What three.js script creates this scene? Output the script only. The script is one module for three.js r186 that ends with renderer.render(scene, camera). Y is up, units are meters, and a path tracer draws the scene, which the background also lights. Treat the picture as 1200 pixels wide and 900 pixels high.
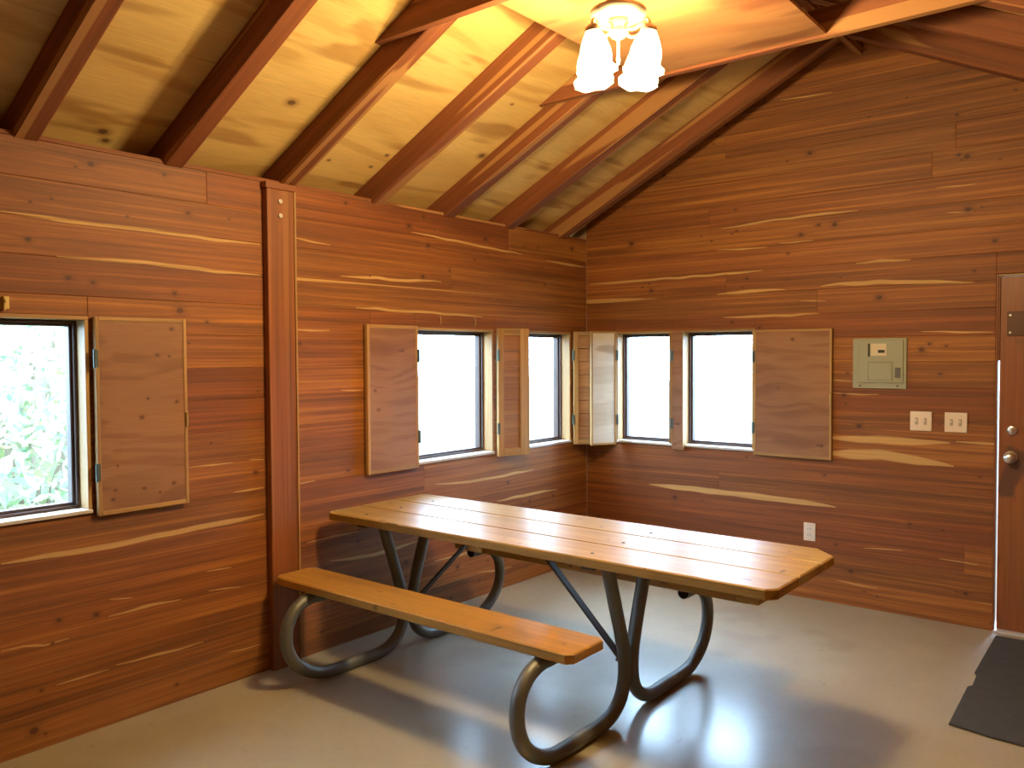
import * as THREE from 'three';
import { RoundedBoxGeometry } from 'three/addons/geometries/RoundedBoxGeometry.js';
import { mergeGeometries } from 'three/addons/utils/BufferGeometryUtils.js';

// ---------------------------------------------------------------- camera, sky, exposure
const scene = new THREE.Scene();
const camera = new THREE.PerspectiveCamera(49.66, 4 / 3, 0.05, 200);
camera.position.set(3.519, 1.56, 5.287);
camera.up.set(-0.01674, 0.99942, -0.02963);
camera.lookAt(3.519 - 0.62612, 1.56 - 0.03358, 5.287 - 0.77901);
const renderer = new THREE.WebGLRenderer({ antialias: true });
renderer.toneMapping = THREE.LinearToneMapping;
renderer.toneMappingExposure = 1.14;
renderer.shadowMap.enabled = true;
scene.background = new THREE.Color().setRGB(0.46, 0.71, 1.0);     // even overcast sky
scene.backgroundIntensity = 27;
const LAMP_COLOR = new THREE.Color().setRGB(1.0, 0.73, 0.36);
const LAMP_CANDELA = 2.85;

// ---------------------------------------------------------------- helpers
let seed = 7;
const rnd = () => { seed = (seed * 1664525 + 1013904223) >>> 0; return seed / 4294967296; };
const rr = (a, b) => a + (b - a) * rnd();
function hash(x, y) { let h = (Math.imul(x, 374761393) + Math.imul(y, 668265263)) | 0; h = Math.imul(h ^ (h >>> 13), 1274126177); return ((h ^ (h >>> 16)) >>> 0) / 4294967296; }
function noise(x, y) {
  const xi = Math.floor(x), yi = Math.floor(y), fx = x - xi, fy = y - yi, u = fx * fx * (3 - 2 * fx), v = fy * fy * (3 - 2 * fy);
  const a = hash(xi, yi), b = hash(xi + 1, yi), c = hash(xi, yi + 1), d = hash(xi + 1, yi + 1);
  return a + (b - a) * u + (c - a) * v + (a - b - c + d) * u * v;
}
const fbm = (x, y, n = 3) => { let s = 0, a = 0.5, t = 0; for (let i = 0; i < n; i++) { s += a * noise(x, y); t += a; a *= 0.5; x = x * 2.03 + 17.1; y = y * 2.03 + 5.7; } return s / t; };
const sm = (a, b, x) => { const t = Math.min(1, Math.max(0, (x - a) / (b - a))); return t * t * (3 - 2 * t); };
const mix3 = (a, b, t) => [a[0] + (b[0] - a[0]) * t, a[1] + (b[1] - a[1]) * t, a[2] + (b[2] - a[2]) * t];
const toS = (c) => { c = Math.min(1, Math.max(0, c)); return Math.round(255 * (c <= 0.0031308 ? 12.92 * c : 1.055 * c ** (1 / 2.4) - 0.055)); };
function tex(w, h, f, srgb = true, wrap = true) {                  // f(px, py) -> linear rgb (or plain values when srgb is off)
  const d = new Uint8Array(w * h * 4);
  for (let y = 0; y < h; y++) for (let x = 0; x < w; x++) {
    const c = f(x, y), i = (y * w + x) * 4;
    for (let k = 0; k < 3; k++) d[i + k] = srgb ? toS(c[k]) : Math.round(255 * Math.min(1, Math.max(0, c[k])));
    d[i + 3] = 255;
  }
  const t = new THREE.DataTexture(d, w, h, THREE.RGBAFormat);
  t.magFilter = THREE.LinearFilter; t.minFilter = THREE.LinearMipmapLinearFilter; t.generateMipmaps = true;
  if (wrap) t.wrapS = t.wrapT = THREE.RepeatWrapping;
  if (srgb) t.colorSpace = THREE.SRGBColorSpace;
  t.needsUpdate = true;
  return t;
}
const std = (o) => new THREE.MeshStandardMaterial(o);
const lin = (r, g, b) => new THREE.Color().setRGB(r, g, b);
const names = new Map();
function numbered(n) { const k = names.get(n) || 0; names.set(n, k + 1); return k ? n + '_' + String(k).padStart(3, '0') : n; }
function shadow(m) { m.castShadow = true; m.receiveShadow = true; return m; }
function obj(name, geo, mat, parent) {
  const g = Array.isArray(geo) ? mergeGeometries(geo.map((x) => (x.index ? x.toNonIndexed() : x))) : geo;
  const m = shadow(new THREE.Mesh(g, mat)); m.name = parent ? name : numbered(name); (parent || scene).add(m); return m;
}
function thing(name, label, category, group) {
  const o = new THREE.Group(); o.name = numbered(name); scene.add(o); o.userData = { label, category };
  if (group) o.userData.group = group;
  return o;
}
function tag(o, label, category, group) { Object.assign(o.userData, { label, category }); if (group) o.userData.group = group; return o; }
function structure(name, label, category) { const o = new THREE.Group(); o.name = name; scene.add(o); o.userData = { kind: 'structure', label, category }; return o; }
const box = (x0, x1, y0, y1, z0, z1) => new THREE.BoxGeometry(x1 - x0, y1 - y0, z1 - z0).translate((x0 + x1) / 2, (y0 + y1) / 2, (z0 + z1) / 2);
function rbox(x0, x1, y0, y1, z0, z1, r = 0.004, s = 1) { return new RoundedBoxGeometry(x1 - x0, y1 - y0, z1 - z0, s, r).translate((x0 + x1) / 2, (y0 + y1) / 2, (z0 + z1) / 2); }
// polygon [[a,b]...] pushed along the third axis with a small chamfer; plane 'xy' (depth z), 'zy' (depth x), 'xz' (depth y, from the polygon's y up)
function slab(poly, d0, d1, bev = 0.003, plane = 'xy', holes = []) {
  const path = (p) => p.map(([a, b]) => new THREE.Vector2(a, b));
  const s = new THREE.Shape(path(poly));
  for (const h of holes) s.holes.push(new THREE.Path(path(h)));
  const g = new THREE.ExtrudeGeometry(s, { depth: d1 - d0 - 2 * bev, bevelEnabled: bev > 0, bevelSize: bev, bevelOffset: -bev, bevelThickness: bev, bevelSegments: 1, curveSegments: 6 });
  g.translate(0, 0, d0 + bev);
  if (plane === 'zy') { const p = g.attributes.position; for (let i = 0; i < p.count; i++) { const a = p.getX(i), c = p.getZ(i); p.setXYZ(i, c, p.getY(i), a); } flip(g); }
  if (plane === 'xz') { const p = g.attributes.position; for (let i = 0; i < p.count; i++) { const b = p.getY(i), c = p.getZ(i); p.setXYZ(i, p.getX(i), c, b); } flip(g); }
  return g;
}
function flip(g) {                                                  // mirrored: turn the faces round again
  const p = g.attributes.position, u = g.attributes.uv;
  for (let i = 0; i < p.count; i += 3) for (const a of [p, u]) { const n = a.itemSize; for (let k = 0; k < n; k++) { const t = a.array[(i + 1) * n + k]; a.array[(i + 1) * n + k] = a.array[(i + 2) * n + k]; a.array[(i + 2) * n + k] = t; } }
  g.computeVertexNormals();
}
// wood texture coordinates: u runs along the grain, v round the section
function grain(geo, dir, W, H, ox = 0, oy = 0) {
  const g = geo.index ? geo.toNonIndexed() : geo; if (!geo.index || !g.attributes.normal) g.computeVertexNormals();
  const p = g.attributes.position, n = g.attributes.normal, uv = new Float32Array(p.count * 2), d = new THREE.Vector3(...dir).normalize(), P = new THREE.Vector3(), N = new THREE.Vector3(), A = new THREE.Vector3();
  for (let i = 0; i < p.count; i++) {
    P.fromBufferAttribute(p, i); N.fromBufferAttribute(n, i);
    const al = P.dot(d); A.crossVectors(N, d);
    const ac = A.length() < 0.3 ? P.x * 0.7 + P.y + P.z * 0.6 : P.dot(A.normalize());
    uv[2 * i] = (al + ox) / W; uv[2 * i + 1] = (ac + oy) / H;
  }
  g.setAttribute('uv', new THREE.BufferAttribute(uv, 2)); return g;
}
function planar(g, fu, fv) { const p = g.attributes.position, uv = g.attributes.uv; for (let i = 0; i < p.count; i++) uv.setXY(i, fu(p.getX(i), p.getY(i), p.getZ(i)), fv(p.getX(i), p.getY(i), p.getZ(i))); return g; }
function tube(pts, r, closed = false, seg = 60, rad = 12) {
  return new THREE.TubeGeometry(new THREE.CatmullRomCurve3(pts.map((p) => new THREE.Vector3(...p)), closed, 'centripetal'), seg, r, rad, closed);
}
const cyl = (r0, r1, h, n = 20) => new THREE.CylinderGeometry(r0, r1, h, n);

// ---------------------------------------------------------------- wood
const PITCH = 0.1514;                                               // wall boards
const HEART = [[0.235, 0.072, 0.0120], [0.26, 0.090, 0.0150], [0.21, 0.058, 0.0100], [0.245, 0.080, 0.0130]], SAP = [0.56, 0.35, 0.12], KNOT = [0.06, 0.014, 0.006];
// streaks of pale sapwood seen on the two walls: width, then pairs (place along the wall, height), metres
const LS = [[0.024,4.05,0.772,3.63,0.764,3.26,0.775,2.87,0.782], [0.014,4.02,2.122,3.65,2.118,2.87,2.111], [0.015,3.82,1.972,3.47,1.974,2.87,1.961], [0.012,3.27,1.059,3.04,1.059], [0.017,2.95,1.062,2.87,1.053], [0.017,3.04,0.916,2.87,0.914], [0.011,4.06,0.436,3.98,0.433,3.90,0.411,3.81,0.416], [0.014,3.86,0.238,3.75,0.239,3.65,0.238], [0.011,3.62,0.249,3.43,0.240,3.21,0.236], [0.015,3.65,0.465,3.50,0.469,3.32,0.464], [0.011,3.64,0.536,3.54,0.523], [0.012,3.18,0.468,3.01,0.454], [0.013,3.19,0.562,3.06,0.556], [0.009,3.09,0.151,2.90,0.140], [0.014,2.70,1.702,2.45,1.703], [0.018,2.70,0.910,2.56,0.914], [0.015,2.37,1.998,1.95,2.003,1.59,2.017], [0.015,2.27,1.832,2.06,1.827,1.20,1.817], [0.014,2.38,1.383,2.23,1.377], [0.017,1.66,0.780,1.35,0.758,0.66,0.763], [0.019,1.07,0.598,0.39,0.590], [0.011,1.84,2.289,0.78,2.257], [0.019,0.51,2.239,0.00,2.232], [0.014,2.62,0.596,2.27,0.600], [0.020,2.47,0.469,2.15,0.444,1.81,0.461], [0.017,1.67,0.310,1.17,0.302], [0.018,1.27,0.154,0.92,0.127], [0.009,2.69,2.172,2.44,2.155]];
const BS = [[0.015,0.02,2.102,0.81,2.104,1.38,2.112], [0.023,1.06,1.972,1.30,1.982,1.53,1.981], [0.025,1.76,1.984,1.87,1.999,2.28,1.985,2.61,1.965], [0.020,1.97,2.118,2.28,2.115], [0.016,1.11,1.814,1.75,1.814], [0.011,1.63,1.899,1.79,1.892], [0.046,1.79,1.039,2.16,1.042,2.50,1.047], [0.024,2.53,1.059,2.80,1.056], [0.060,1.75,0.940,2.13,0.952,2.32,0.935,2.52,0.914], [0.040,0.54,0.625,1.06,0.625,1.48,0.616,1.86,0.605], [0.014,1.09,2.413,1.46,2.432,1.98,2.438], [0.011,1.06,2.272,1.41,2.260], [0.011,1.49,2.280,1.71,2.277], [0.010,1.49,3.192,1.82,3.179], [0.009,2.41,2.516,2.61,2.513], [0.016,1.80,1.402,1.96,1.398], [0.011,1.80,1.322,2.11,1.313], [0.010,2.03,0.373,2.25,0.388], [0.010,2.45,0.367,2.65,0.364], [0.011,1.87,0.145,2.12,0.135], [0.012,2.34,1.693,2.71,1.680], [0.014,2.47,2.367,2.60,2.362]];
const sapAt = (streaks, x, y) => {                                  // 0..1: sapwood of the listed streaks
  let best = 0;
  for (const s of streaks) {
    const n = (s.length - 1) / 2, xa = s[1], xb = s[1 + 2 * (n - 1)], lo = Math.min(xa, xb), hi = Math.max(xa, xb);
    if (x < lo - 0.03 || x > hi + 0.03) continue;
    for (let k = 0; k < n - 1; k++) {
      const x0 = s[1 + 2 * k], x1 = s[3 + 2 * k], t = (x - x0) / (x1 - x0);
      if (t < -0.0 || t > 1) continue;
      const c = s[2 + 2 * k] + (s[4 + 2 * k] - s[2 + 2 * k]) * t + (noise(x * 9, y * 0.5 + 3.1) - 0.5) * 0.008;
      const e = Math.min(1, Math.min(x - lo, hi - x) / 0.2), half = 0.45 * s[0] * (0.1 + 0.9 * e) * (0.85 + 0.3 * noise(x * 6, s[0] * 900));
      best = Math.max(best, 1 - sm(half * 0.8, half * 1.15 + 0.002, Math.abs(y - c)));
    }
  }
  return best;
};
function wallWood(w, h, W, H, ends, streaks, salt, autoSap = 0.18) {   // ends(course) -> sorted list of the board ends in that course
  const boards = new Map();
  const board = (k, j) => {
    const id = k * 20 + j; if (boards.has(id)) return boards.get(id);
    const b = { s: hash(id + 1, salt) * 400, c: HEART[Math.floor(hash(id, salt + 5) * 4)], lum: 0.86 + 0.28 * hash(id, salt + 9), edge: hash(id, salt + 11) < autoSap ? (hash(id, salt + 12) < 0.5 ? 0 : 1) : -1, knots: [] };
    const nk = Math.floor(hash(id, salt + 13) * 15);
    for (let i = 0; i < nk; i++) b.knots.push([hash(id * 31 + i, salt + 20) * W, 0.2 + 0.6 * hash(id * 37 + i, salt + 21), 0.004 + 0.010 * hash(id * 41 + i, salt + 22) ** 2]);
    boards.set(id, b); return b;
  };
  return tex(w, h, (px, py) => {
    const x = (px + 0.5) / w * W, y = (py + 0.5) / h * H, k = Math.floor(y / PITCH), v = y / PITCH - k;
    let j = 0; for (const e of ends(k)) if (x > e) j++;
    const b = board(k, j);
    let bend = 0, kn = 0, halo = 0;
    for (const [kx, kv, kr] of b.knots) {
      const dx = (x - kx), dy = (v - kv) * PITCH, d = Math.hypot(dx * 0.75, dy);
      if (d > 0.11) continue;
      kn = Math.max(kn, 1 - sm(kr * 0.7, kr * 1.2, d)); halo = Math.max(halo, 1 - sm(kr, kr * 3.2, d));
      bend += 0.5 * Math.exp(-((dx / 0.06) ** 2)) * Math.sign(dy) * kr / 0.012 * Math.exp(-Math.abs(dy) / 0.025);
    }
    const g1 = fbm(x * 1.1 + b.s, v * 5 + b.s + bend, 3), g2 = noise(x * 2.4 + b.s, v * 34 + b.s * 1.7 + bend * 5), g3 = noise(x * 16 + b.s, v * 90 + b.s);
    let c = b.c.map((q, i) => q * b.lum * (0.5 + 0.85 * g1) * (0.74 + 0.5 * g2) * (0.9 + 0.2 * g3) * (i === 0 ? 1 : 0.92 + 0.2 * g1));
    const pale = sm(0.66, 0.8, noise(x * 0.9 + b.s * 2, v * 16 + b.s + bend * 2)) * 0.3;
    c = c.map((q, i) => q * (1 + pale * [0.9, 1.3, 1.3][i]));
    let sap = sapAt(streaks, x, y);
    if (b.edge >= 0) {
      const t = (noise(x * 1.3 + b.s, 7.7) - 0.52) * 0.26, dv = b.edge ? 1 - v : v;
      sap = Math.max(sap, 0.85 * (1 - sm(t * 0.8, t + 0.02, dv)) * sm(0, 0.03, t));
    }
    c = mix3(c, SAP.map((q) => q * (0.85 + 0.25 * g2)), sap * 0.85);
    c = mix3(c, b.c.map((q) => q * 0.6), halo * 0.45); c = mix3(c, KNOT, kn * 0.85);
    return c;
  }, true, false);
}
// plain sawn timber: rafters, ties, post, shutter frames
const timberTex = (base, sapC, salt, sapAmt) => tex(1024, 512, (px, py) => {
  const x = px / 1024 * 4, y = py / 512 * 0.8, per = (f, a, b) => { const t = px / 1024; return f(x, a, b) * (1 - sm(0.93, 1, t)) + f(x - 4, a, b) * sm(0.93, 1, t); };
  const g1 = per((X) => fbm(X * 0.9 + salt, y * 26, 3)), g2 = per((X) => noise(X * 2.2 + salt, y * 210)), g3 = noise(x * 30, y * 600 + salt);
  let c = base.map((q) => q * (0.6 + 0.65 * g1) * (0.82 + 0.34 * g2) * (0.94 + 0.12 * g3));
  const s = sm(0.64, 0.72, per((X) => noise(X * 0.7 + salt * 3, y * 30 + salt)));
  return mix3(c, sapC, s * sapAmt);
});
const plyTex = (w, h, W, H, a, b, salt, nk, ks = 1, fs = 1, blot = 0.75) => {
  const knots = []; for (let i = 0; i < nk; i++) knots.push([hash(i, salt) * W, hash(i, salt + 1) * H, ks * (0.008 + 0.016 * hash(i, salt + 2))]);
  return tex(w, h, (px, py) => {
    const x = px / w * W, y = py / h * H, tx = sm(0.9, 1, px / w), ty = sm(0.9, 1, py / h);
    const P = (f) => (f(x, y) * (1 - tx) + f(x - W, y) * tx) * (1 - ty) + (f(x, y - H) * (1 - tx) + f(x - W, y - H) * tx) * ty;
    const warp = P((X, Y) => fbm(X * 1.1 + salt, Y * 3.2, 3)), flow = P((X, Y) => noise(X * 1.6 * fs + salt, Y * 16 * fs + 8 * fbm(X * 0.8 * fs + salt, Y * 1.5 * fs, 2))), fine = noise(x * 14, y * 260 + salt), dark = P((X, Y) => fbm(X * 1.9 + salt * 2, Y * 9 + 4, 3));
    let c = mix3(a, b, sm(0.3, 0.75, warp) * 0.45 + sm(0.45, 0.8, flow) * 0.55).map((q) => q * (0.92 + 0.16 * fine));
    c = mix3(c, c.map((q, i) => q * [0.55, 0.42, 0.32][i]), sm(0.6, 0.74, dark) * blot);
    for (const [kx, ky, kr] of knots) { const d = Math.hypot((x - kx) * 0.8, y - ky); if (d < kr * 2.5) { c = mix3(c, [b[0] * 0.5, b[1] * 0.36, b[2] * 0.3], 0.6 * (1 - sm(kr * 0.5, kr * 2.2, d))); c = mix3(c, [0.07, 0.03, 0.015], 0.75 * (1 - sm(kr * 0.55, kr * 0.9, d))); } }
    return c;
  });
};

const rafterMat = std({ map: timberTex([0.21, 0.062, 0.016], [0.42, 0.21, 0.065], 3, 0.7), roughness: 0.7 });
const postMat = std({ map: timberTex([0.25, 0.078, 0.018], [0.36, 0.16, 0.045], 9, 0.35), roughness: 0.5 });
const frameMat = std({ map: timberTex([0.38, 0.21, 0.065], [0.48, 0.30, 0.10], 21, 0.5), roughness: 0.5 });      // pale pine edging and jambs
const smallPlankMat = std({ map: timberTex([0.33, 0.15, 0.055], [0.42, 0.23, 0.085], 33, 0.3), roughness: 0.5 });
const RW = 4, RH = 0.8;
const plyPaleMat = std({ map: plyTex(512, 512, 1, 1, [0.58, 0.50, 0.38], [0.45, 0.36, 0.25], 17, 4, 0.5), roughness: 0.55 });
const plyCeilMat = std({ map: plyTex(1024, 1024, 2.44, 2.44, [0.66, 0.455, 0.15], [0.47, 0.275, 0.07], 4, 14), roughness: 0.75 });
const plyShutMat = std({ map: plyTex(1024, 1024, 1, 1, [0.30, 0.145, 0.062], [0.20, 0.085, 0.032], 14, 26, 0.35, 2.6, 0.2), roughness: 0.6 });

// ---------------------------------------------------------------- room shell
const RX = 3.96, RZ = 6.1, PLATE = 2.422, RIDGE = RX / 2, SL = 0.495;
const rafBottom = (x) => 2.415 + SL * (x <= RIDGE ? x : RX - x);
const plyBottom = (x) => rafBottom(x) + 0.142;
const OPEN_Y0 = 0.918, OPEN_Y1 = 1.735;
// openings along each wall: [from, to, y0, y1]; left wall uses z, back wall x
const LEFT_OPEN = [[3.705, 4.42, OPEN_Y0, OPEN_Y1], [1.105, 1.82, OPEN_Y0, OPEN_Y1], [0.215, 0.735, OPEN_Y0, OPEN_Y1]];
const BACK_OPEN = [[0.262, 0.737, OPEN_Y0, OPEN_Y1], [0.8, 1.33, OPEN_Y0, OPEN_Y1], [2.722, 3.66, -1, 2.0]];

const endsFor = (salt, list, prob) => { const memo = []; return (k) => { if (!memo[k]) { memo[k] = list.fixed.slice(); for (const [a, b] of list.spans) if (hash(k, salt) < prob) memo[k].push(a + (b - a) * hash(k, salt + 1)); memo[k].sort((p, q) => p - q); } return memo[k]; }; };
const leftEnds = endsFor(51, { fixed: [2.78], spans: [[3.1, 5.4], [0.9, 2.2]] }, 0.45);
const backEnds = endsFor(61, { fixed: [], spans: [[1.0, 2.6]] }, 0.55);
const plainEnds = endsFor(71, { fixed: [], spans: [[1.5, 4.5]] }, 0.7);

const TH = 0.019;                                                   // board thickness
const wallLeftMat = std({ map: wallWood(2048, 1024, RZ, 17 * PITCH, leftEnds, LS, 100), roughness: 0.62 });
const wallBackMat = std({ map: wallWood(2048, 1792, RX, 24 * PITCH, backEnds, BS, 200, 0.08), roughness: 0.62 });
const wallPlainMat = std({ map: wallWood(1024, 1024, RZ, 24 * PITCH, plainEnds, [], 300), roughness: 0.62 });
const coreMat = std({ color: lin(0.36, 0.22, 0.11), roughness: 0.9 });

// rectangle [a0,a1]x[y0,y1] less the openings, as a list of rectangles
function cutCourse(a0, a1, y0, y1, openings) {
  let parts = [[a0, a1, y0, y1]];
  for (const [o0, o1, p0, p1] of openings) {
    const next = [];
    for (const [b0, b1, q0, q1] of parts) {
      if (o1 <= b0 || o0 >= b1 || p1 <= q0 + 0.004 || p0 >= q1 - 0.004) { next.push([b0, b1, q0, q1]); continue; }
      if (o0 > b0 + 0.005) next.push([b0, o0, q0, q1]);
      if (o1 < b1 - 0.005) next.push([o1, b1, q0, q1]);
      const c0 = Math.max(b0, o0), c1 = Math.min(b1, o1);
      if (p1 < q1 - 0.006) next.push([c0, c1, p1, q1]);
      if (p0 > q0 + 0.006) next.push([c0, c1, q0, p0]);
    }
    parts = next;
  }
  return parts;
}
function boardWall({ name, label, L, W, top, openings, ends, mat, H, toWorld, coreOut }) {
  const g = structure(name, label, 'wall');
  const courses = Math.ceil(top.max / PITCH);
  for (let k = 0; k < courses; k++) {
    const y0 = k * PITCH, y1 = Math.min((k + 1) * PITCH, top.max), cuts = [0, ...ends(k).filter((e) => e > 0.05 && e < L - 0.05), L];
    for (let i = 0; i + 1 < cuts.length; i++)
      for (const [a0, a1, q0, q1] of cutCourse(cuts[i], cuts[i + 1], y0, y1, openings)) {
        let poly = [[a0, q0], [a1, q0], [a1, q1], [a0, q1]];
        if (top.clip) poly = top.clip(poly);
        if (poly.length < 3) continue;
        const p = slab(poly, -TH, -0.0003 - 0.0012 * hash(k * 9 + i, 77), 0.0022);
        planar(p, (x) => x / W, (x, y) => y / H);
        obj('plank', p.applyMatrix4(toWorld), mat, g);
      }
  }
  const outline = top.outline, holes = openings.filter((o) => o[2] > 0).map(([a, b, c, d]) => [[a, c], [a, d], [b, d], [b, c]]);
  const doors = openings.filter((o) => o[2] <= 0);
  let pts = outline;
  for (const [a, b, , d] of doors) pts = [pts[0], [a, 0], [a, d], [b, d], [b, 0], ...pts.slice(1)];
  obj('wall_core', slab(pts, -coreOut, -TH - 0.001, 0, 'xy', holes).applyMatrix4(toWorld), coreMat, g);
  return g;
}
const gableClip = (x0) => (poly) => {                               // cut by both roof slopes, lying just under the sheathing
  const under = (p) => plyBottom(p[0] + x0) - 0.004 - p[1];
  const half = (ps, f) => { const out = []; for (let i = 0; i < ps.length; i++) { const a = ps[i], b = ps[(i + 1) % ps.length], fa = f(a), fb = f(b); if (fa >= 0) out.push(a); if ((fa > 0.0001 && fb < -0.0001) || (fa < -0.0001 && fb > 0.0001)) { const t = fa / (fa - fb); out.push([a[0] + (b[0] - a[0]) * t, a[1] + (b[1] - a[1]) * t]); } } return out; };
  let r = half(poly, (p) => 2.553 + SL * p[0] - p[1]);
  if (r.length >= 3) r = half(r, (p) => 2.553 + SL * (RX - p[0]) - p[1]);
  if (r.length < 3) return [];
  let area = 0; for (let i = 0; i < r.length; i++) { const a = r[i], b = r[(i + 1) % r.length]; area += a[0] * b[1] - b[0] * a[1]; }
  const keep = []; for (const p of r) if (!keep.length || Math.hypot(p[0] - keep[keep.length - 1][0], p[1] - keep[keep.length - 1][1]) > 0.012) keep.push(p);
  return Math.abs(area) / 2 < 0.006 || keep.length < 3 ? [] : keep;
};
const M4 = (x, y, z) => new THREE.Matrix4().makeBasis(new THREE.Vector3(...x), new THREE.Vector3(...y), new THREE.Vector3(...z));
const gablePeak = plyBottom(RIDGE) - 0.004;
// left wall: wall coordinate a = z measured from the back corner; mirrored basis, so the polygons are turned round afterwards
const mirrored = (m) => { const f = m.clone(); f.mirror = true; return f; };
function wallMatrixApply(geo, m) { geo.applyMatrix4(m); return geo; }
{
  // a runs along -z from the front end, so that the frame stays right-handed: local x = RZ - z
  const toW = M4([0, 0, -1], [0, 1, 0], [1, 0, 0]).setPosition(0, 0, RZ);
  const op = LEFT_OPEN.map(([a, b, c, d]) => [RZ - b, RZ - a, c, d]);
  wallLeftMat.map.repeat.set(-1, 1); wallLeftMat.map.offset.set(1, 0);
  boardWall({ name: 'wall_left', label: 'long side wall of red cedar boards with three window openings', L: RZ, W: RZ, H: 17 * PITCH, top: { max: PLATE, outline: [[0, 0], [RZ, 0], [RZ, 2.44], [0, 2.44]] }, openings: op, ends: (k) => leftEnds(k).map((e) => RZ - e).sort((a, b) => a - b), mat: wallLeftMat, toWorld: toW, coreOut: 0.15 });
}
const gableOutline = [[-0.15, 0], [RX + 0.15, 0], [RX + 0.15, plyBottom(RX + 0.15) - 0.004], [RIDGE, gablePeak], [-0.15, plyBottom(-0.15) - 0.004]];
boardWall({ name: 'wall_back', label: 'gable end wall of dark red cedar boards with a door opening', L: RX, W: RX, H: 24 * PITCH, top: { max: gablePeak, clip: gableClip(0), outline: gableOutline }, openings: BACK_OPEN, ends: backEnds, mat: wallBackMat, toWorld: new THREE.Matrix4(), coreOut: 0.15 });
boardWall({ name: 'wall_right', label: 'plain side wall of cedar boards beside the camera', L: RZ, W: RZ, H: 24 * PITCH, top: { max: PLATE, outline: [[0, 0], [RZ, 0], [RZ, 2.44], [0, 2.44]] }, openings: [], ends: plainEnds, mat: wallPlainMat, toWorld: M4([0, 0, 1], [0, 1, 0], [-1, 0, 0]).setPosition(RX, 0, 0), coreOut: 0.15 });
boardWall({ name: 'wall_front', label: 'gable end wall of cedar boards behind the camera', L: RX, W: RZ, H: 24 * PITCH, top: { max: gablePeak, clip: gableClip(0), outline: gableOutline }, openings: [], ends: endsFor(81, { fixed: [], spans: [[1, 3]] }, 0.6), mat: wallPlainMat, toWorld: M4([-1, 0, 0], [0, 1, 0], [0, 0, -1]).setPosition(RX, 0, RZ), coreOut: 0.15 });

// floor: sealed concrete slab
{
  const ft = tex(1024, 1024, (px, py) => {
    const x = px / 1024 * 4.4, y = py / 1024 * 6.6;
    const a = fbm(x * 0.9, y * 0.9, 4), b = fbm(x * 5 + 30, y * 5, 3), c = noise(x * 60, y * 60), s = sm(0.66, 0.78, fbm(x * 2.2 + 9, y * 2.2 + 3, 3)), dot = sm(0.95, 0.985, noise(x * 30 + 4, y * 45 + 11));
    const base = mix3([0.31, 0.27, 0.17], [0.40, 0.355, 0.24], a).map((q) => q * (0.9 + 0.16 * b) * (0.97 + 0.06 * c));
    return mix3(mix3(base, [0.24, 0.19, 0.12], s * 0.4), [0.15, 0.12, 0.09], dot * 0.35);
  });
  const fr = tex(512, 512, (px, py) => { const v = 0.48 + 0.14 * fbm(px / 40, py / 40, 4); return [v, v, v]; }, false);
  const m = new THREE.MeshPhysicalMaterial({ map: ft, roughnessMap: fr, roughness: 1.0, metalness: 0, ior: 1.9, clearcoat: 0.8, clearcoatRoughness: 0.22 });
  const g = planar(box(-0.15, RX + 0.15, -0.15, 0, -0.15, RZ + 0.15), (x) => (x + 0.2) / 4.4, (x, y, z) => (z + 0.2) / 6.6);
  const f = obj('floor', g, m); f.userData = { kind: 'structure', label: 'sealed pale concrete floor slab with faint stains', category: 'floor' };
}

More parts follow.
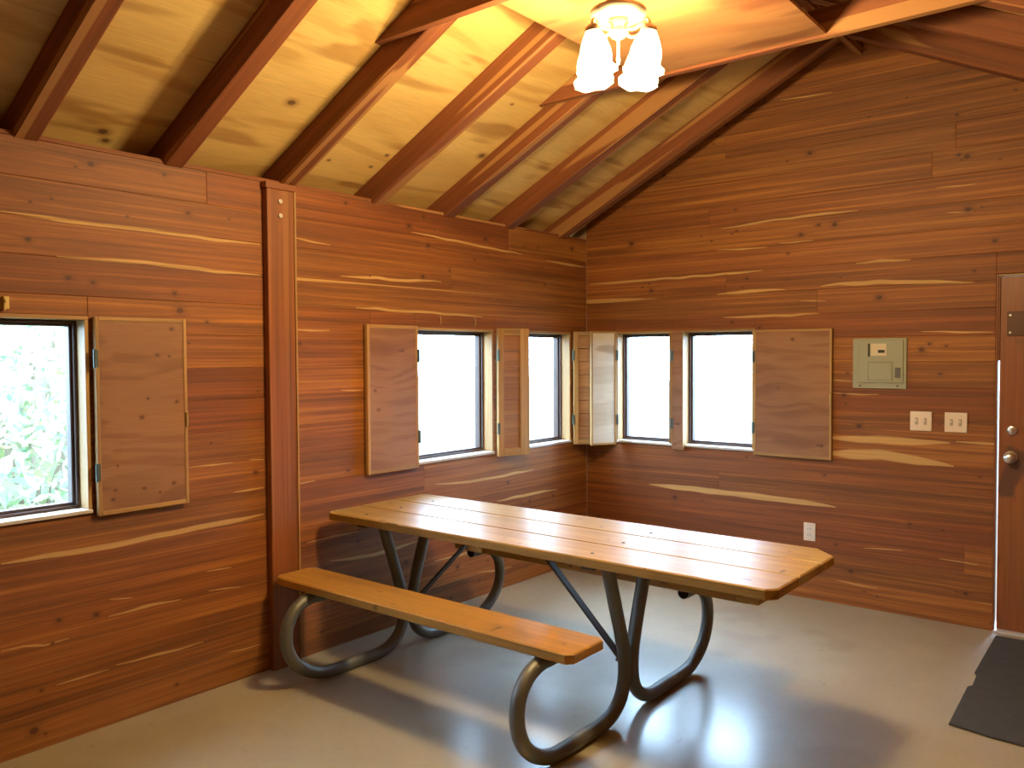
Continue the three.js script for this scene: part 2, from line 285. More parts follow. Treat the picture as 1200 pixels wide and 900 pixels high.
// ceiling: sheathing, rafters, ties, ridge, blocking
{
  const c = structure('ceiling', 'open gable ceiling of plywood sheets on red timber rafters', 'ceiling');
  const ang = Math.atan(SL), cs = Math.cos(ang);
  const sheets = [-0.5, 0.42, 1.2, RIDGE];
  for (const side of [0, 1]) for (let i = 0; i + 1 < sheets.length; i++) for (let j = 0; j < 3; j++) {
    const x0 = sheets[i] + 0.0015, x1 = sheets[i + 1] - 0.0015, z0 = -0.4 + j * 2.44 + (i % 2 ? -1.22 : 0) + 0.0015, z1 = Math.min(RZ + 0.4, z0 + 2.437);
    const q = (x) => (side ? RX - x : x), Y = (x) => plyBottom(x);
    const g = slab(side ? [[q(x1), Y(x1)], [q(x0), Y(x0)], [q(x0), Y(x0) + 0.016], [q(x1), Y(x1) + 0.016]] : [[x0, Y(x0)], [x1, Y(x1)], [x1, Y(x1) + 0.016], [x0, Y(x0) + 0.016]], Math.max(-0.4, z0), z1 + (i % 2 && j === 2 ? 1.22 : 0), 0);
    const o = hash(i * 7 + j, side + 3);
    planar(g, (x, y, z) => z / 2.44 + o, (x) => x / cs / 2.44 + o * 3.3);
    obj('plywood_sheet', g, plyCeilMat, c);
  }
  const zr = [0.311, 0.925, 1.521, 2.105, 2.71, 3.315, 3.925, 4.535, 5.145, 5.755];
  for (const side of [0, 1]) zr.forEach((z, i) => {
    const P = [[-0.45, rafBottom(-0.45)], [RIDGE - 0.021, rafBottom(RIDGE - 0.021)], [RIDGE - 0.021, plyBottom(RIDGE - 0.021) - 0.001], [-0.45, plyBottom(-0.45) - 0.001]];
    const poly = side ? P.map(([x, y]) => [RX - x, y]).reverse() : P;
    obj('rafter', grain(slab(poly, z - 0.045, z + 0.045, 0.005), [cs, (side ? -1 : 1) * Math.sin(ang), 0], RW, RH, hash(i, side + 40) * 4, hash(i, side + 41) * 0.8), rafterMat, c);
  });
  for (const z of [2.756, 1.567, 3.971, 5.191]) {                     // collar ties nailed to every second rafter
    const b = 2.93, t = 3.058, xa = (b - 2.557) / SL + 0.004, xb = (t - 2.557) / SL + 0.004;
    obj('collar_tie', grain(slab([[xa, b], [RX - xa, b], [RX - xb, t], [xb, t]], z, z + 0.04, 0.004), [1, 0, 0], RW, RH, z * 1.7, z * 0.31 + 0.2), rafterMat, c);
  }
  obj('ridge_beam', grain(rbox(RIDGE - 0.02, RIDGE + 0.02, 3.37, 3.525, -0.018, RZ + 0.018, 0.004), [0, 0, 1], RW, RH, 1, 0.3), rafterMat, c);
  const bl = [0, ...zr, RZ];
  for (const side of [0, 1]) for (let i = 0; i + 1 < bl.length; i++) {
    const z0 = i === 0 ? 0 : bl[i] + 0.0455, z1 = i === bl.length - 2 ? RZ : bl[i + 1] - 0.0455, x = side ? RX + 0.152 : -0.192;
    obj('blocking', grain(rbox(x, x + 0.04, 2.38, plyBottom(-0.192) - 0.004, z0, z1, 0.003), [0, 0, 1], RW, RH, i, i * 0.17), rafterMat, c);
  }
  for (const side of [0, 1]) obj('roofing', slab(side ? [[RIDGE, plyBottom(RIDGE) + 0.018], [RX + 0.55, plyBottom(RX + 0.55) + 0.018], [RX + 0.55, plyBottom(RX + 0.55) + 0.05], [RIDGE, plyBottom(RIDGE) + 0.05]] : [[-0.55, plyBottom(-0.55) + 0.018], [RIDGE, plyBottom(RIDGE) + 0.018], [RIDGE, plyBottom(RIDGE) + 0.05], [-0.55, plyBottom(-0.55) + 0.05]], -0.42, RZ + 0.42, 0), coreMat, c);
  obj('mounting_panel', planar(slab([[1.42, 1.609], [2.31, 1.609], [2.31, 2.754], [1.42, 2.754]], 2.942, 2.958, 0.001, 'xz'), (x) => x / 2.44 + 0.3, (x, y, z) => z / 2.44 + 0.4), std({ map: plyTex(512, 512, 2.44, 2.44, [0.36, 0.17, 0.055], [0.28, 0.11, 0.035], 31, 20), roughness: 0.7 }), c);
  obj('wall_plate', grain(rbox(-0.15, -0.0, PLATE + 0.0005, 2.4405, 0, RZ, 0.003), [0, 0, 1], RW, RH, 0, 0.5), rafterMat, c);
}
// post over the board ends of the left wall
{
  const p = new THREE.Group(); p.name = 'trim_1'; scene.add(p); p.userData = { kind: 'structure', label: 'upright cedar post covering the board ends between the windows', category: 'post' };
  obj('post', grain(rbox(0, 0.042, 0, 2.388, 2.702, 2.858, 0.004), [0, 1, 0], RW, RH, 0.4, 0.05), postMat, p);
  obj('edge_strip', grain(rbox(0, 0.046, 0, 2.388, 2.691, 2.7015, 0.002), [0, 1, 0], RW, RH, 1.3, 0.21), frameMat, p);
  obj('cap_block', grain(rbox(0, 0.044, 2.3885, 2.421, 2.685, 2.864, 0.003), [0, 0, 1], RW, RH, 2, 0.4), postMat, p);
  const steel = std({ color: lin(0.55, 0.52, 0.46), roughness: 0.4, metalness: 0.7 });
  for (const y of [2.33, 2.26]) obj('bolt_head', cyl(0.011, 0.012, 0.008, 6).rotateZ(Math.PI / 2).translate(0.046, y, 2.785), steel, p);
}

// ---------------------------------------------------------------- windows
const bronze = std({ color: lin(0.075, 0.045, 0.035), roughness: 0.45, metalness: 0.2 });
const sillMat = std({ color: lin(0.62, 0.58, 0.54), roughness: 0.35 });
const glass = new THREE.MeshPhysicalMaterial({ color: 0xffffff, transmission: 1, thickness: 0, roughness: 0, ior: 1.5 });
function makeWindow(n, label, L, toWorld, stop) {                      // local: x 0..L along the wall, z out into the room
  const w = structure('window_' + n, label, 'window'), y0 = OPEN_Y0, y1 = OPEN_Y1, put = (name, g, m) => obj(name, g.applyMatrix4(toWorld), m, w);
  const J = 0.016;
  put('jamb', grain(rbox(0, J, y0 + J, y1 - J, -0.15, 0.004, 0.002), [0, 1, 0], RW, RH, n, n * 0.13), frameMat);
  put('jamb', grain(rbox(L - J, L, y0 + J, y1 - J, -0.15, 0.004, 0.002), [0, 1, 0], RW, RH, n * 1.7, n * 0.21), frameMat);
  put('head', grain(rbox(0, L, y1 - J, y1, -0.15, 0.004, 0.002), [1, 0, 0], RW, RH, n, n * 0.3), frameMat);
  put('sill', rbox(0, L, y0, y0 + J, -0.15, 0.012, 0.003), sillMat);
  const a = J + 0.001, b = L - J - 0.001, c = y0 + J + 0.001, d = y1 - J - 0.001, f = 0.024;
  put('sash', slab([[a, c], [b, c], [b, d], [a, d]], -0.13, -0.085, 0.003, 'xy', [[[a + f, c + f], [a + f, d - f], [b - f, d - f], [b - f, c + f]]]), bronze);
  put('pane', box(a + f - 0.004, b - f + 0.004, c + f - 0.004, d - f + 0.004, -0.11, -0.106), glass);
  put('stop', slab([[a, c], [b, c], [b, d], [a, d]], -0.084, -0.07, 0.002, 'xy', [[[a + 0.012, c + 0.012], [a + 0.012, d - 0.012], [b - 0.012, d - 0.012], [b - 0.012, c + 0.012]]]), bronze);
  if (stop) put('hinge_strip', grain(rbox(stop, stop + 0.018, y0 + J, y1 - J, -0.02, 0.002, 0.002), [0, 1, 0], RW, RH, 2.2, 0.6), frameMat);
  return w;
}
const onLeft = (z1) => M4([0, 0, -1], [0, 1, 0], [1, 0, 0]).setPosition(0, 0, z1), onBack = (x0) => new THREE.Matrix4().setPosition(x0, 0, 0);
makeWindow(1, 'bronze framed window looking out on pale green leaves', 4.42 - 3.705, onLeft(4.42));
makeWindow(2, 'bronze framed window in the side wall above the picnic table', 1.82 - 1.105, onLeft(1.82));
makeWindow(3, 'narrow bronze framed window in the side wall near the corner', 0.735 - 0.215, onLeft(0.735));
makeWindow(4, 'narrow bronze framed window in the gable wall near the corner', 0.737 - 0.262, onBack(0.262), 0.437);
makeWindow(5, 'bronze framed window in the gable wall beside a plywood shutter', 1.33 - 0.8, onBack(0.8));

// ---------------------------------------------------------------- shutters
const hingeMat = std({ color: lin(0.10, 0.13, 0.11), roughness: 0.4, metalness: 0.7 });
const brass = std({ color: lin(0.55, 0.40, 0.14), roughness: 0.35, metalness: 0.8 });
function shutter(label, w, h, face, hingeSide, pos, turn, o = {}) {
  const s = thing('window_shutter', label, 'shutter', o.group), t = 0.026, e = o.edge || 0.016, k = hash(Math.round(w * 1000), Math.round(pos[2] * 100 + pos[0] * 55));
  s.position.set(...pos); s.rotation.y = turn;
  const el = o.left || e, er = o.right || e, eb = o.bottom || e * 1.2;
  obj('stile', grain(rbox(0, el, 0, h, 0, t, 0.003), [0, 1, 0], RW, RH, k * 4, k), frameMat, s);
  obj('stile', grain(rbox(w - er, w, 0, h, 0, t, 0.003), [0, 1, 0], RW, RH, k * 5, k * 2), frameMat, s);
  obj('rail', grain(rbox(el, w - er, h - e, h, 0, t, 0.003), [1, 0, 0], RW, RH, k * 6, k * 3), frameMat, s);
  obj('rail', grain(rbox(el, w - er, 0, eb, 0, t, 0.003), [1, 0, 0], RW, RH, k * 7, k * 4), frameMat, s);
  if (face !== 'planks') obj('panel', planar(box(el, w - er, eb, h - e, 0.004, t - 0.003), (x) => x + k, (x, y) => y + k * 2.3), face === 'pale' ? plyPaleMat : plyShutMat, s);
  else {
    const n = Math.round((h - e - eb) / 0.1), ph = (h - e - eb) / n;
    for (let i = 0; i < n; i++) obj('plank', grain(rbox(el, w - er, eb + i * ph + 0.002, eb + (i + 1) * ph - 0.002, 0.006, t - 0.009, 0.003), [1, 0, 0], RW, RH, k * 9 + i * 0.7, i * 0.19), smallPlankMat, s);
  }
  if (hingeSide !== undefined) for (const y of [h * 0.22, h * 0.79]) {
    const x = hingeSide ? w + 0.004 : -0.004, dir = hingeSide ? -1 : 1;
    obj('hinge', [cyl(0.006, 0.006, 0.075, 10).translate(x, y, t + 0.001), new THREE.BoxGeometry(0.012, 0.072, 0.0025).translate(x + dir * 0.009, y, t + 0.0012)], hingeMat, s);
  }
  if (o.bolt) { const x = hingeSide ? 0.007 : w - 0.007; obj('bolt_latch', [rbox(x - 0.005, x + 0.005, h * 0.42, h * 0.5, t, t + 0.008, 0.002)], brass, s); }
  return s;
}
const Q = Math.PI / 2;
shutter('plywood shutter folded back flat beside the window with green leaves', 0.405, 0.83, 'plywood', 0, [0.006, 0.903, 3.692], Q, { bolt: true });
shutter('plywood shutter folded back flat at the post side of the window above the picnic table', 0.395, 0.835, 'plywood', 1, [0.008, 0.905, 2.222], Q, { edge: 0.02 });
shutter('boarded shutter with pale stiles standing between the two side wall windows', 0.25, 0.845, 'planks', 0, [0.02, 0.898, 1.098], Q - 0.3, { left: 0.045, right: 0.075, edge: 0.045, bottom: 0.05 });
shutter('boarded shutter angled into the room corner behind the pale plywood one', 0.235, 0.835, 'planks', 0, [0.02, 0.903, 0.208], Q - 0.86, { left: 0.035, right: 0.03, edge: 0.03 });
shutter('pale bare plywood shutter swung out from the corner window of the gable wall', 0.215, 0.832, 'pale', 1, [0.175, 0.905, 0.222], 1.09, { edge: 0.014, right: 0.022 });
shutter('narrow plywood shutter leaf between the two gable wall windows', 0.085, 0.835, 'plywood', 0, [0.742, 0.897, 0.012], 0, { edge: 0.004 });
shutter('wide plywood shutter folded back flat beside the grey breaker panel', 0.505, 0.822, 'plywood', 0, [1.336, 0.9, 0.006], 0, { bolt: true });
{
  const l = thing('shutter_latch', 'small brass barrel latch above the window with green leaves', 'latch');
  obj('plate', rbox(0, 0.004, 1.752, 1.80, 4.0, 4.045, 0.0015), brass, l);
  obj('barrel', cyl(0.007, 0.007, 0.052, 12).translate(0.011, 1.774, 4.022), brass, l);
  obj('knob', new THREE.SphereGeometry(0.007, 10, 8).translate(0.022, 1.782, 4.022), brass, l);
}
for (const [x, z, lab] of [[0, 1.62, 'post'], [0, 1.3, 'corner']]) {
  const hk = obj('wire_hook', tube([[x + 0.001, 1.80, z], [x + 0.016, 1.803, z], [x + 0.02, 1.79, z], [x + 0.018, 1.76, z], [x + 0.01, 1.755, z]], 0.0022, false, 20, 6), brass);
  tag(hk, 'small wire hook over the window above the table, toward the ' + lab, 'hook');
}

// ---------------------------------------------------------------- door
const chrome = std({ color: lin(0.8, 0.81, 0.83), roughness: 0.3, metalness: 1 });
{
  const d = structure('door_1', 'reddish stained plywood door with steel knob and pale edge strip', 'door');
  const dt = tex(512, 1024, (px, py) => {
    const x = px / 512 * 0.9, y = py / 1024 * 2, f = fbm(x * 7 + 3, y * 1.3, 4), g = noise(x * 150, y * 4), k = sm(0.62, 0.72, fbm(x * 6 + 8, y * 5 + 2, 3));
    return mix3(mix3([0.21, 0.06, 0.018], [0.28, 0.105, 0.03], f).map((q) => q * (0.85 + 0.25 * g)), [0.07, 0.035, 0.025], k * 0.75);
  });
  const dm = std({ map: dt, roughness: 0.4 });
  obj('door_leaf', planar(rbox(2.742, 3.64, 0.014, 1.985, -0.055, -0.012, 0.003), (x) => (x - 2.74) / 0.9, (x, y) => y / 2), dm, d);
  obj('jamb', grain(rbox(2.7225, 2.733, 0, 1.998, -0.15, 0.0, 0.002), [0, 1, 0], RW, RH, 1, 0.4), postMat, d);
  obj('jamb', grain(rbox(3.648, 3.659, 0, 1.998, -0.15, 0.0, 0.002), [0, 1, 0], RW, RH, 3, 0.1), postMat, d);
  obj('head', grain(rbox(2.7335, 3.6475, 1.988, 1.998, -0.15, 0.0, 0.002), [1, 0, 0], RW, RH, 2, 0.7), frameMat, d);
  obj('weather_strip', rbox(2.7335, 2.7415, 1.52, 1.985, -0.05, -0.004, 0.002), postMat, d);
  obj('threshold', slab([[2.7335, 0.0005], [3.6475, 0.0005], [3.6475, 0.013], [2.7335, 0.013]], -0.15, 0.03, 0.003), std({ color: lin(0.78, 0.8, 0.82), roughness: 0.3, metalness: 0.6 }), d);
  const kx = 2.802, ky = 0.985;
  const knob = obj('knob', new THREE.LatheGeometry([[0.0, 0], [0.033, 0.001], [0.034, 0.006], [0.014, 0.012], [0.012, 0.03], [0.024, 0.04], [0.03, 0.052], [0.026, 0.064], [0.012, 0.069], [0, 0.07]].map((p) => new THREE.Vector2(...p)), 28).rotateX(Q).translate(kx, ky, -0.012), chrome, d);
  obj('deadbolt', new THREE.LatheGeometry([[0, 0], [0.026, 0.001], [0.027, 0.008], [0.02, 0.014], [0, 0.015]].map((p) => new THREE.Vector2(...p)), 24).rotateX(Q).translate(kx + 0.004, 1.135, -0.012), chrome, d);
  obj('thumb_turn', rbox(kx - 0.002, kx + 0.010, 1.118, 1.152, 0.002, 0.014, 0.003), chrome, d);
  obj('reinforcing_plate', rbox(2.775, 2.98, 1.655, 1.79, -0.012, -0.006, 0.002), std({ color: lin(0.09, 0.045, 0.03), roughness: 0.4, metalness: 0.5 }), d);
  for (const y of [1.675, 1.77]) obj('screw', cyl(0.006, 0.006, 0.003, 10).rotateX(Q).translate(2.79, y, -0.005), chrome, d);
}

// ---------------------------------------------------------------- electrical fittings
{
  const e = thing('breaker_panel', 'grey-green metal breaker panel with a small door and paper label', 'breaker panel');
  const grey = std({ color: lin(0.31, 0.325, 0.235), roughness: 0.45 }), paper = std({ color: lin(0.62, 0.55, 0.40), roughness: 0.8 }), black = std({ color: lin(0.02, 0.02, 0.02), roughness: 0.5 });
  const x0 = 1.96, x1 = 2.267, y0 = 1.352, y1 = 1.655;
  obj('cover', rbox(x0, x1, y0, y1, 0, 0.012, 0.004, 2), grey, e);
  obj('front_plate', rbox(x0 + 0.035, x1 - 0.018, y0 + 0.035, y1 - 0.012, 0.012, 0.02, 0.003), grey, e);
  const dr = obj('door', rbox(x0 + 0.095, x0 + 0.228, y0 + 0.052, y0 + 0.158, 0.0205, 0.027, 0.003), grey, e);
  obj('frame', slab([[x0 + 0.088, y0 + 0.045], [x0 + 0.235, y0 + 0.045], [x0 + 0.235, y0 + 0.165], [x0 + 0.088, y0 + 0.165]], 0.02, 0.0235, 0.001, 'xy', [[[x0 + 0.094, y0 + 0.051], [x0 + 0.094, y0 + 0.159], [x0 + 0.229, y0 + 0.159], [x0 + 0.229, y0 + 0.051]]]), grey, dr);
  obj('label_sheet', box(x0 + 0.107, x0 + 0.195, y1 - 0.105, y1 - 0.032, 0.0202, 0.0212), paper, e);
  obj('label_bar', box(x0 + 0.09, x0 + 0.102, y1 - 0.11, y1 - 0.032, 0.0202, 0.0212), black, e);
  obj('label_print', box(x0 + 0.148, x0 + 0.186, y1 - 0.088, y1 - 0.07, 0.0213, 0.0216), black, e);
  obj('latch', rbox(x0 + 0.245, x0 + 0.275, y0 + 0.067, y0 + 0.127, 0.0202, 0.026, 0.003), std({ color: lin(0.09, 0.09, 0.075), roughness: 0.5 }), e);
  for (const x of [x0 + 0.045, x1 - 0.05]) obj('screw', cyl(0.005, 0.005, 0.004, 10).rotateX(Q).translate(x, y0 + 0.017, 0.0135), black, e);
}
const ivory = std({ color: lin(0.76, 0.66, 0.52), roughness: 0.35 }), dark = std({ color: lin(0.05, 0.04, 0.035), roughness: 0.6 });
for (const [x, lab] of [[2.346, 'nearer the breaker panel'], [2.5295, 'nearer the door']]) {
  const s = thing('light_switch', 'ivory double light switch plate with two toggles, ' + lab, 'light switch', 'switch plates by the door');
  s.position.set(x, 1.166, 0);
  obj('plate', rbox(-0.0585, 0.0585, -0.057, 0.057, 0, 0.009, 0.004, 2), ivory, s);
  for (const k of [-0.023, 0.023]) {
    obj('toggle_slot', rbox(k - 0.008, k + 0.008, -0.02, 0.02, 0.0085, 0.0105, 0.001), std({ color: lin(0.45, 0.38, 0.29), roughness: 0.5 }), s);
    obj('toggle', rbox(k - 0.005, k + 0.005, -0.002, 0.012, 0.0106, 0.022, 0.002), ivory, s);
    for (const y of [-0.035, 0.035]) obj('screw', cyl(0.003, 0.003, 0.002, 8).rotateX(Q).translate(k, y, 0.0095), ivory, s);
  }
}
{
  const s = thing('wall_outlet', 'white duplex wall outlet low on the gable wall', 'outlet'); s.position.set(1.70, 0.43, 0);
  const white = std({ color: lin(0.72, 0.70, 0.66), roughness: 0.35 });
  obj('plate', rbox(-0.037, 0.037, -0.058, 0.058, 0, 0.007, 0.003, 2), ivory, s);
  for (const y of [-0.02, 0.02]) {
    const r = obj('receptacle', rbox(-0.017, 0.017, y - 0.015, y + 0.015, 0.0065, 0.011, 0.004, 2), white, s);
    for (const x of [-0.007, 0.007]) obj('slot', box(x - 0.0012, x + 0.0012, y - 0.004, y + 0.006, 0.0105, 0.0114), dark, r);
  }
}

// ---------------------------------------------------------------- door mat
{
  const mt = tex(256, 256, (px, py) => { const v = 0.022 + 0.02 * noise(px * 0.7, py * 0.7) + 0.008 * noise(px / 30, py / 30); return [v * 1.02, v, v * 0.92]; });
  const poly = [[2.758, 0.1], [3.66, 0.1], [3.66, 1.53], [3.09, 1.515], [3.075, 1.50], [2.95, 1.495], [2.79, 1.465], [2.775, 0.985], [2.79, 0.955], [2.782, 0.80], [2.768, 0.77], [2.762, 0.45]];
  const g = planar(slab(poly, 0.0005, 0.010, 0.002, 'xz'), (x) => x * 2, (x, y, z) => z * 2);
  const m = obj('door_mat', g, std({ map: mt, roughness: 0.95 })); tag(m, 'dark grey fibre mat with ragged edge on the floor at the door', 'mat');
}

// ---------------------------------------------------------------- picnic table
{
  const t = thing('picnic_table', 'picnic table with varnished plank top, two benches and bent steel pipe legs', 'picnic table');
  const planks = (base, pale, salt) => tex(1024, 256, (px, py) => {
    const x = px / 1024 * 2.6, y = py / 256, per = (f) => f(y) * (1 - sm(0.9, 1, y)) + f(y - 1) * sm(0.9, 1, y);
    const g1 = per((Y) => fbm(x * 0.8 + salt, Y * 9, 3)), g2 = per((Y) => noise(x * 1.8 + salt, Y * 70)), g3 = noise(x * 30 + salt, y * 190), st = sm(0.62, 0.75, fbm(x * 2.5 + salt * 5, y * 4, 3)), dot = sm(0.93, 0.98, noise(x * 16 + salt, y * 14 + 3));
    let c = mix3(base, pale, g1).map((q) => q * (0.82 + 0.28 * g2) * (0.94 + 0.12 * g3));
    c = mix3(c, c.map((q) => q * 0.55), st * 0.4); return mix3(c, [0.08, 0.04, 0.02], dot * 0.7);
  });
  const topMat = new THREE.MeshPhysicalMaterial({ map: planks([0.34, 0.20, 0.05], [0.45, 0.29, 0.09], 2), roughness: 0.39, ior: 1.35, specularIntensity: 0.5 });
  const benchMat = new THREE.MeshPhysicalMaterial({ map: planks([0.38, 0.185, 0.03], [0.46, 0.245, 0.05], 6), roughness: 0.38 });
  const TW = 2.6, THH = 0.7, top = 0.76, zc = 2.205;
  const plank = (x0, x1, z0, z1, y1, th, cut, name, mat, o) => {
    const [a, b, c, d] = cut;                                          // corner cuts at x0z0, x1z0, x1z1, x0z1
    const poly = [[x0 + a, z0], [x1 - b, z0], [x1, z0 + b], [x1, z1 - c], [x1 - c, z1], [x0 + d, z1], [x0, z1 - d], [x0, z0 + a]].filter((p, i, A) => { const q = A[(i + 7) % 8]; return Math.hypot(p[0] - q[0], p[1] - q[1]) > 1e-6; });
    return obj(name, grain(slab(poly, y1 - th, y1, 0.005, 'xz'), [1, 0, 0], TW, THH, o, o * 0.37), mat, t);
  };
  const w = 0.236;
  plank(0.085, 2.465, zc - 1.5 * w - 0.004, zc - 0.5 * w - 0.004, top, 0.04, [0.03, 0.095, 0, 0], 'tabletop_plank', topMat, 0.2);
  plank(0.085, 2.465, zc - 0.5 * w, zc + 0.5 * w, top, 0.04, [0, 0, 0, 0], 'tabletop_plank', topMat, 0.9);
  plank(0.085, 2.465, zc + 0.5 * w + 0.004, zc + 1.5 * w + 0.004, top, 0.04, [0, 0, 0.035, 0.03], 'tabletop_plank', topMat, 1.7);
  const seatY = 0.487;
  plank(0.068, 1.84, 2.637, 2.873, seatY, 0.04, [0.03, 0.02, 0.025, 0.03], 'bench_plank', benchMat, 0.5);
  plank(0.235, 2.06, 1.537, 1.773, seatY, 0.04, [0.03, 0.02, 0.025, 0.03], 'bench_plank', benchMat, 1.3);
  for (const x of [1.02, 2.3]) obj('cleat', grain(rbox(x, x + 0.085, top - 0.08, top - 0.0405, zc - 0.3, zc + 0.3, 0.004), [0, 0, 1], TW, THH, x, 0.1), topMat, t);
  const pipe = std({ color: lin(0.15, 0.155, 0.135), roughness: 0.5, metalness: 0.5 }), bar = std({ color: lin(0.06, 0.062, 0.055), roughness: 0.5, metalness: 0.5 });
  const inside = std({ color: lin(0.02, 0.012, 0.01), roughness: 0.9 });
  for (const x of [0.315, 1.68]) {
    for (const s of [1, -1]) {
      const Z = (d) => zc + s * d;
      const prof = [[0.712, 0.178], [0.50, 0.105], [0.36, 0.058], [0.26, 0.034], [0.17, 0.034], [0.10, 0.062], [0.05, 0.125], [0.031, 0.20], [0.031, 0.34], [0.031, 0.50], [0.042, 0.59], [0.085, 0.68], [0.15, 0.745], [0.235, 0.775], [0.32, 0.765], [0.385, 0.715], [0.413, 0.645], [0.416, 0.58], [0.416, 0.51]];
      const lg = obj('pipe_leg', tube(prof.map(([y, d]) => [x, y, Z(d)]), 0.0295, false, 110, 16), pipe, t);
      obj('pipe_end', cyl(0.0255, 0.0255, 0.004, 16).rotateX(Q).translate(x, 0.416, Z(0.511)), inside, lg);
      obj('bench_bracket', rbox(x - 0.055, x + 0.055, 0.442, 0.4465, Z(0.55) - 0.05, Z(0.55) + 0.05, 0.001), bar, t);
    }
    obj('crossbar', rbox(x - 0.03, x + 0.03, 0.7, 0.7195, zc - 0.32, zc + 0.32, 0.003), bar, t);
    const sg = x < 1 ? 1 : -1, A = new THREE.Vector3(x + sg * 0.035, 0.24, zc), B = new THREE.Vector3(x + sg * 0.53, 0.717, zc), dl = B.clone().sub(A);
    const bg = new THREE.BoxGeometry(dl.length(), 0.012, 0.034).applyQuaternion(new THREE.Quaternion().setFromUnitVectors(new THREE.Vector3(1, 0, 0), dl.normalize())).translate((A.x + B.x) / 2, (A.y + B.y) / 2, zc);
    obj('brace', bg, bar, t);
    obj('clamp_bolt', cyl(0.008, 0.008, 0.075, 10).rotateX(Q).translate(x + sg * 0.034, 0.245, zc), bar, t);
  }
  for (const x of [0.315, 1.68]) for (const k of [-1, 0, 1]) obj('bolt_head', new THREE.SphereGeometry(0.009, 10, 6, 0, Math.PI * 2, 0, Q).scale(1, 0.4, 1).translate(x, top - 0.0005, zc + k * 0.24 + 0.04), bar, t);
}

// ---------------------------------------------------------------- ceiling lamp
{
  const l = thing('ceiling_lamp', 'four-arm ceiling lamp with lit frosted tulip shades under the collar ties', 'ceiling lamp');
  const cx = 1.893, cz = 2.63, cy = 2.826;
  l.position.set(cx, cy, cz); l.scale.setScalar(0.83);
  const nickel = std({ color: lin(0.36, 0.27, 0.19), roughness: 0.35, metalness: 0.75 }), gold = std({ color: lin(0.62, 0.48, 0.26), roughness: 0.3, metalness: 0.8 });
  const lathe = (pts, n = 40) => new THREE.LatheGeometry(pts.map((p) => new THREE.Vector2(...p)), n);
  obj('junction_box', cyl(0.055, 0.055, (2.9415 - cy) / 0.83, 8).translate(0, (2.9415 - cy) / 1.66, 0), nickel, l);
  obj('canopy', lathe([[0, 0], [0.118, 0], [0.125, -0.006], [0.124, -0.02], [0.112, -0.034], [0.095, -0.04], [0.05, -0.044], [0, -0.045]].reverse()), nickel, l);
  obj('hub', lathe([[0, -0.044], [0.045, -0.045], [0.05, -0.06], [0.036, -0.075], [0.038, -0.09], [0.044, -0.10], [0.03, -0.118], [0.012, -0.128], [0.006, -0.132], [0, -0.133]].reverse()), gold, l);
  obj('finial', lathe([[0, -0.13], [0.007, -0.132], [0.006, -0.2], [0.009, -0.215], [0.006, -0.235], [0, -0.24]].reverse(), 16), gold, l);
  const shadeMat = std({ color: lin(0.9, 0.86, 0.78), emissive: lin(1.0, 0.83, 0.52), emissiveIntensity: 2.2, roughness: 0.35 });
  const prof = [[0.030, 0], [0.033, -0.012], [0.042, -0.03], [0.054, -0.06], [0.062, -0.09], [0.064, -0.115], [0.062, -0.135], [0.066, -0.152], [0.078, -0.168], [0.084, -0.175]];
  const outer = prof.map((p) => p), inner = prof.map(([r, y]) => [r - 0.003, y]).reverse();
  const sg = lathe([...outer, ...inner].reverse(), 48);
  { const p = sg.attributes.position; for (let i = 0; i < p.count; i++) { const x = p.getX(i), y = p.getY(i), z = p.getZ(i), a = Math.atan2(z, x), k = sm(-0.13, -0.175, y); p.setXYZ(i, x * (1 + 0.07 * k * Math.cos(6 * a)), y + 0.006 * k * Math.cos(6 * a), z * (1 + 0.07 * k * Math.cos(6 * a))); } sg.computeVertexNormals(); }
  const rt = new THREE.Vector3(0.78, 0, -0.626), fw = new THREE.Vector3(-0.626, 0, -0.78);
  for (const a of [-1, 1]) for (const b of [-1, 1]) {
    const d = rt.clone().multiplyScalar(a * 0.122).addScaledVector(fw, b * 0.092), n = d.clone().normalize();
    obj('arm', tube([[n.x * 0.03, -0.085, n.z * 0.03], [n.x * 0.075, -0.098, n.z * 0.075], [n.x * 0.115, -0.085, n.z * 0.115], [n.x * 0.142, -0.07, n.z * 0.142], [d.x, -0.082, d.z], [d.x * 1.01, -0.1, d.z * 1.01]], 0.0075, false, 24, 8), gold, l);
    const q = new THREE.Quaternion().setFromAxisAngle(new THREE.Vector3(-n.z, 0, n.x), -0.14);
    const put = (g) => g.applyQuaternion(q).translate(d.x, -0.105, d.z);
    obj('socket', put(lathe([[0, 0.01], [0.02, 0.008], [0.034, -0.004], [0.036, -0.02], [0.030, -0.024], [0, -0.024]].reverse(), 24)), nickel, l);
    const s = obj('shade', put(sg.clone().scale(1.1, 1.03, 1.1).translate(0, -0.012, 0)), shadeMat, l);
    s.userData.label = 'lit frosted glass tulip shade with ruffled rim';
    const L = new THREE.PointLight(LAMP_COLOR, LAMP_CANDELA); L.name = 'bulb_light'; L.castShadow = true; L.shadow.radius = 2; L.shadow.mapSize.set(1024, 1024); L.shadow.bias = -0.002;
    const c = new THREE.Vector3(0, -0.11, 0).applyQuaternion(q).add(new THREE.Vector3(d.x, -0.105, d.z)); L.position.copy(c); l.add(L);
  }
}

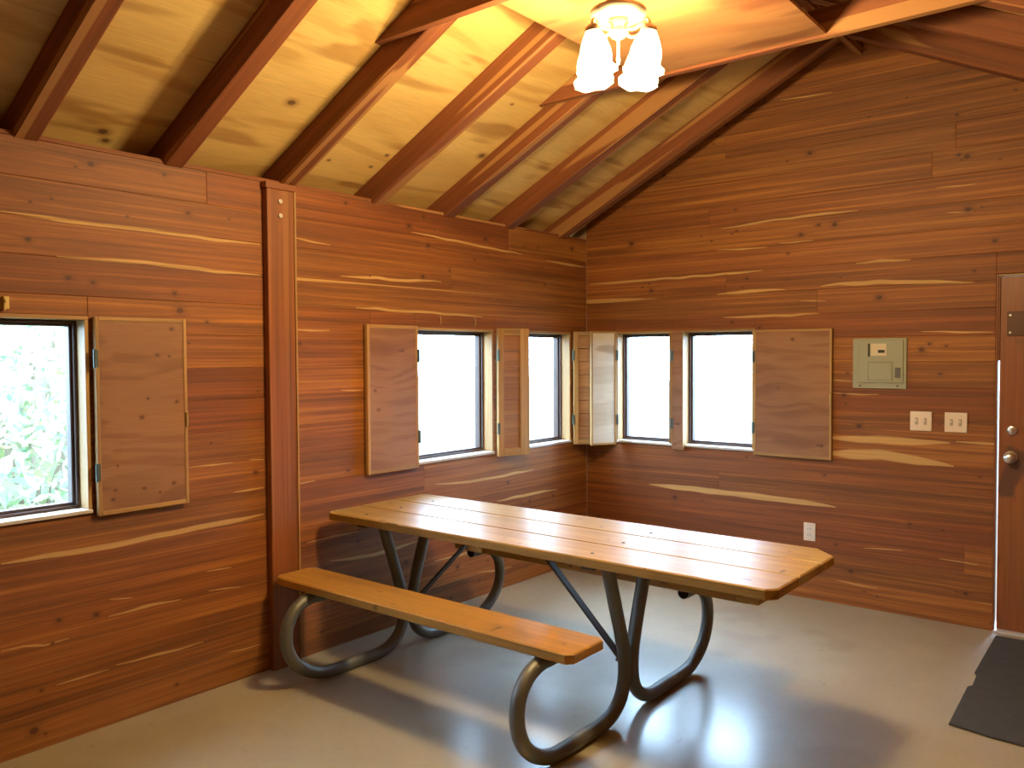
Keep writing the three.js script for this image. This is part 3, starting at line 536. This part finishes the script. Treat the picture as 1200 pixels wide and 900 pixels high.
// ---------------------------------------------------------------- outdoors
{
  const gt = tex(256, 256, (px, py) => { const v = 0.05 + 0.05 * noise(px / 3, py / 3) + 0.03 * fbm(px / 40, py / 40, 2); return [v, v * 1.15, v * 0.75]; });
  gt.repeat.set(30, 30);
  const g = obj('ground', new THREE.BoxGeometry(90, 0.2, 90).translate(0, -0.26, 0), std({ map: gt, roughness: 0.95 }));
  g.userData = { kind: 'structure', label: 'mown grass ground outside the windows', category: 'ground' };
  const leafGeo = () => { const s = new THREE.Shape(); s.moveTo(0, 0); s.quadraticCurveTo(0.035, 0.045, 0, 0.11); s.quadraticCurveTo(-0.035, 0.045, 0, 0); return new THREE.ShapeGeometry(s, 4); };
  const bark = std({ color: lin(0.22, 0.17, 0.12), roughness: 0.9 });
  const bushes = [[-3.6, 2.55, 1.25, 2.3, 'pale green bush outside the left-hand window, closest to the glass'], [-5.4, 1.6, 1.6, 3.0, 'tall pale green bush outside, behind the one at the glass'], [-4.6, 3.9, 1.2, 2.2, 'low pale green bush outside next to the cabin wall']];
  for (const [x, z, r, h, lab] of bushes) {
    const b = thing('leafy_bush', lab, 'bush'); b.position.set(x, -0.16, z);
    const st = []; for (let i = 0; i < 7; i++) { const a = i * 0.9, q = rr(0.3, 0.7) * r; st.push(tube([[0, 0, 0], [Math.cos(a) * q * 0.3, h * 0.35, Math.sin(a) * q * 0.3], [Math.cos(a) * q, h * rr(0.7, 0.9), Math.sin(a) * q]], 0.018, false, 12, 6)); }
    obj('stem', st, bark, b);
    const lm = new THREE.MeshPhysicalMaterial({ color: lin(0.40, 0.42, 0.29), roughness: 0.8, transmission: 0.35, thickness: 0, side: THREE.DoubleSide });
    const N = 6000, im = new THREE.InstancedMesh(leafGeo(), lm, N), m = new THREE.Matrix4(), qn = new THREE.Quaternion(), e = new THREE.Euler(), c = new THREE.Color();
    for (let i = 0; i < N; i++) {
      const th = rr(0, 6.283), u = rr(-1, 1), k = Math.cbrt(rr(0.15, 1)), s = Math.sqrt(1 - u * u), cl = 0.75 + 0.5 * noise(th * 2.2 + x, u * 3 + z);
      e.set(rr(-3, 3), rr(-3, 3), rr(-3, 3)); qn.setFromEuler(e);
      const sc = rr(0.7, 1.5);
      m.compose(new THREE.Vector3(r * s * Math.cos(th) * k * cl, h * 0.55 + h * 0.48 * u * k, r * s * Math.sin(th) * k * cl), qn, new THREE.Vector3(sc, sc, sc)); im.setMatrixAt(i, m);
      c.setRGB(rr(0.7, 1.25), rr(0.85, 1.2), rr(0.7, 1.2)); im.setColorAt(i, c);
    }
    im.name = 'foliage'; im.userData.kind = 'stuff'; shadow(im); b.add(im);
  }
}

renderer.render(scene, camera);
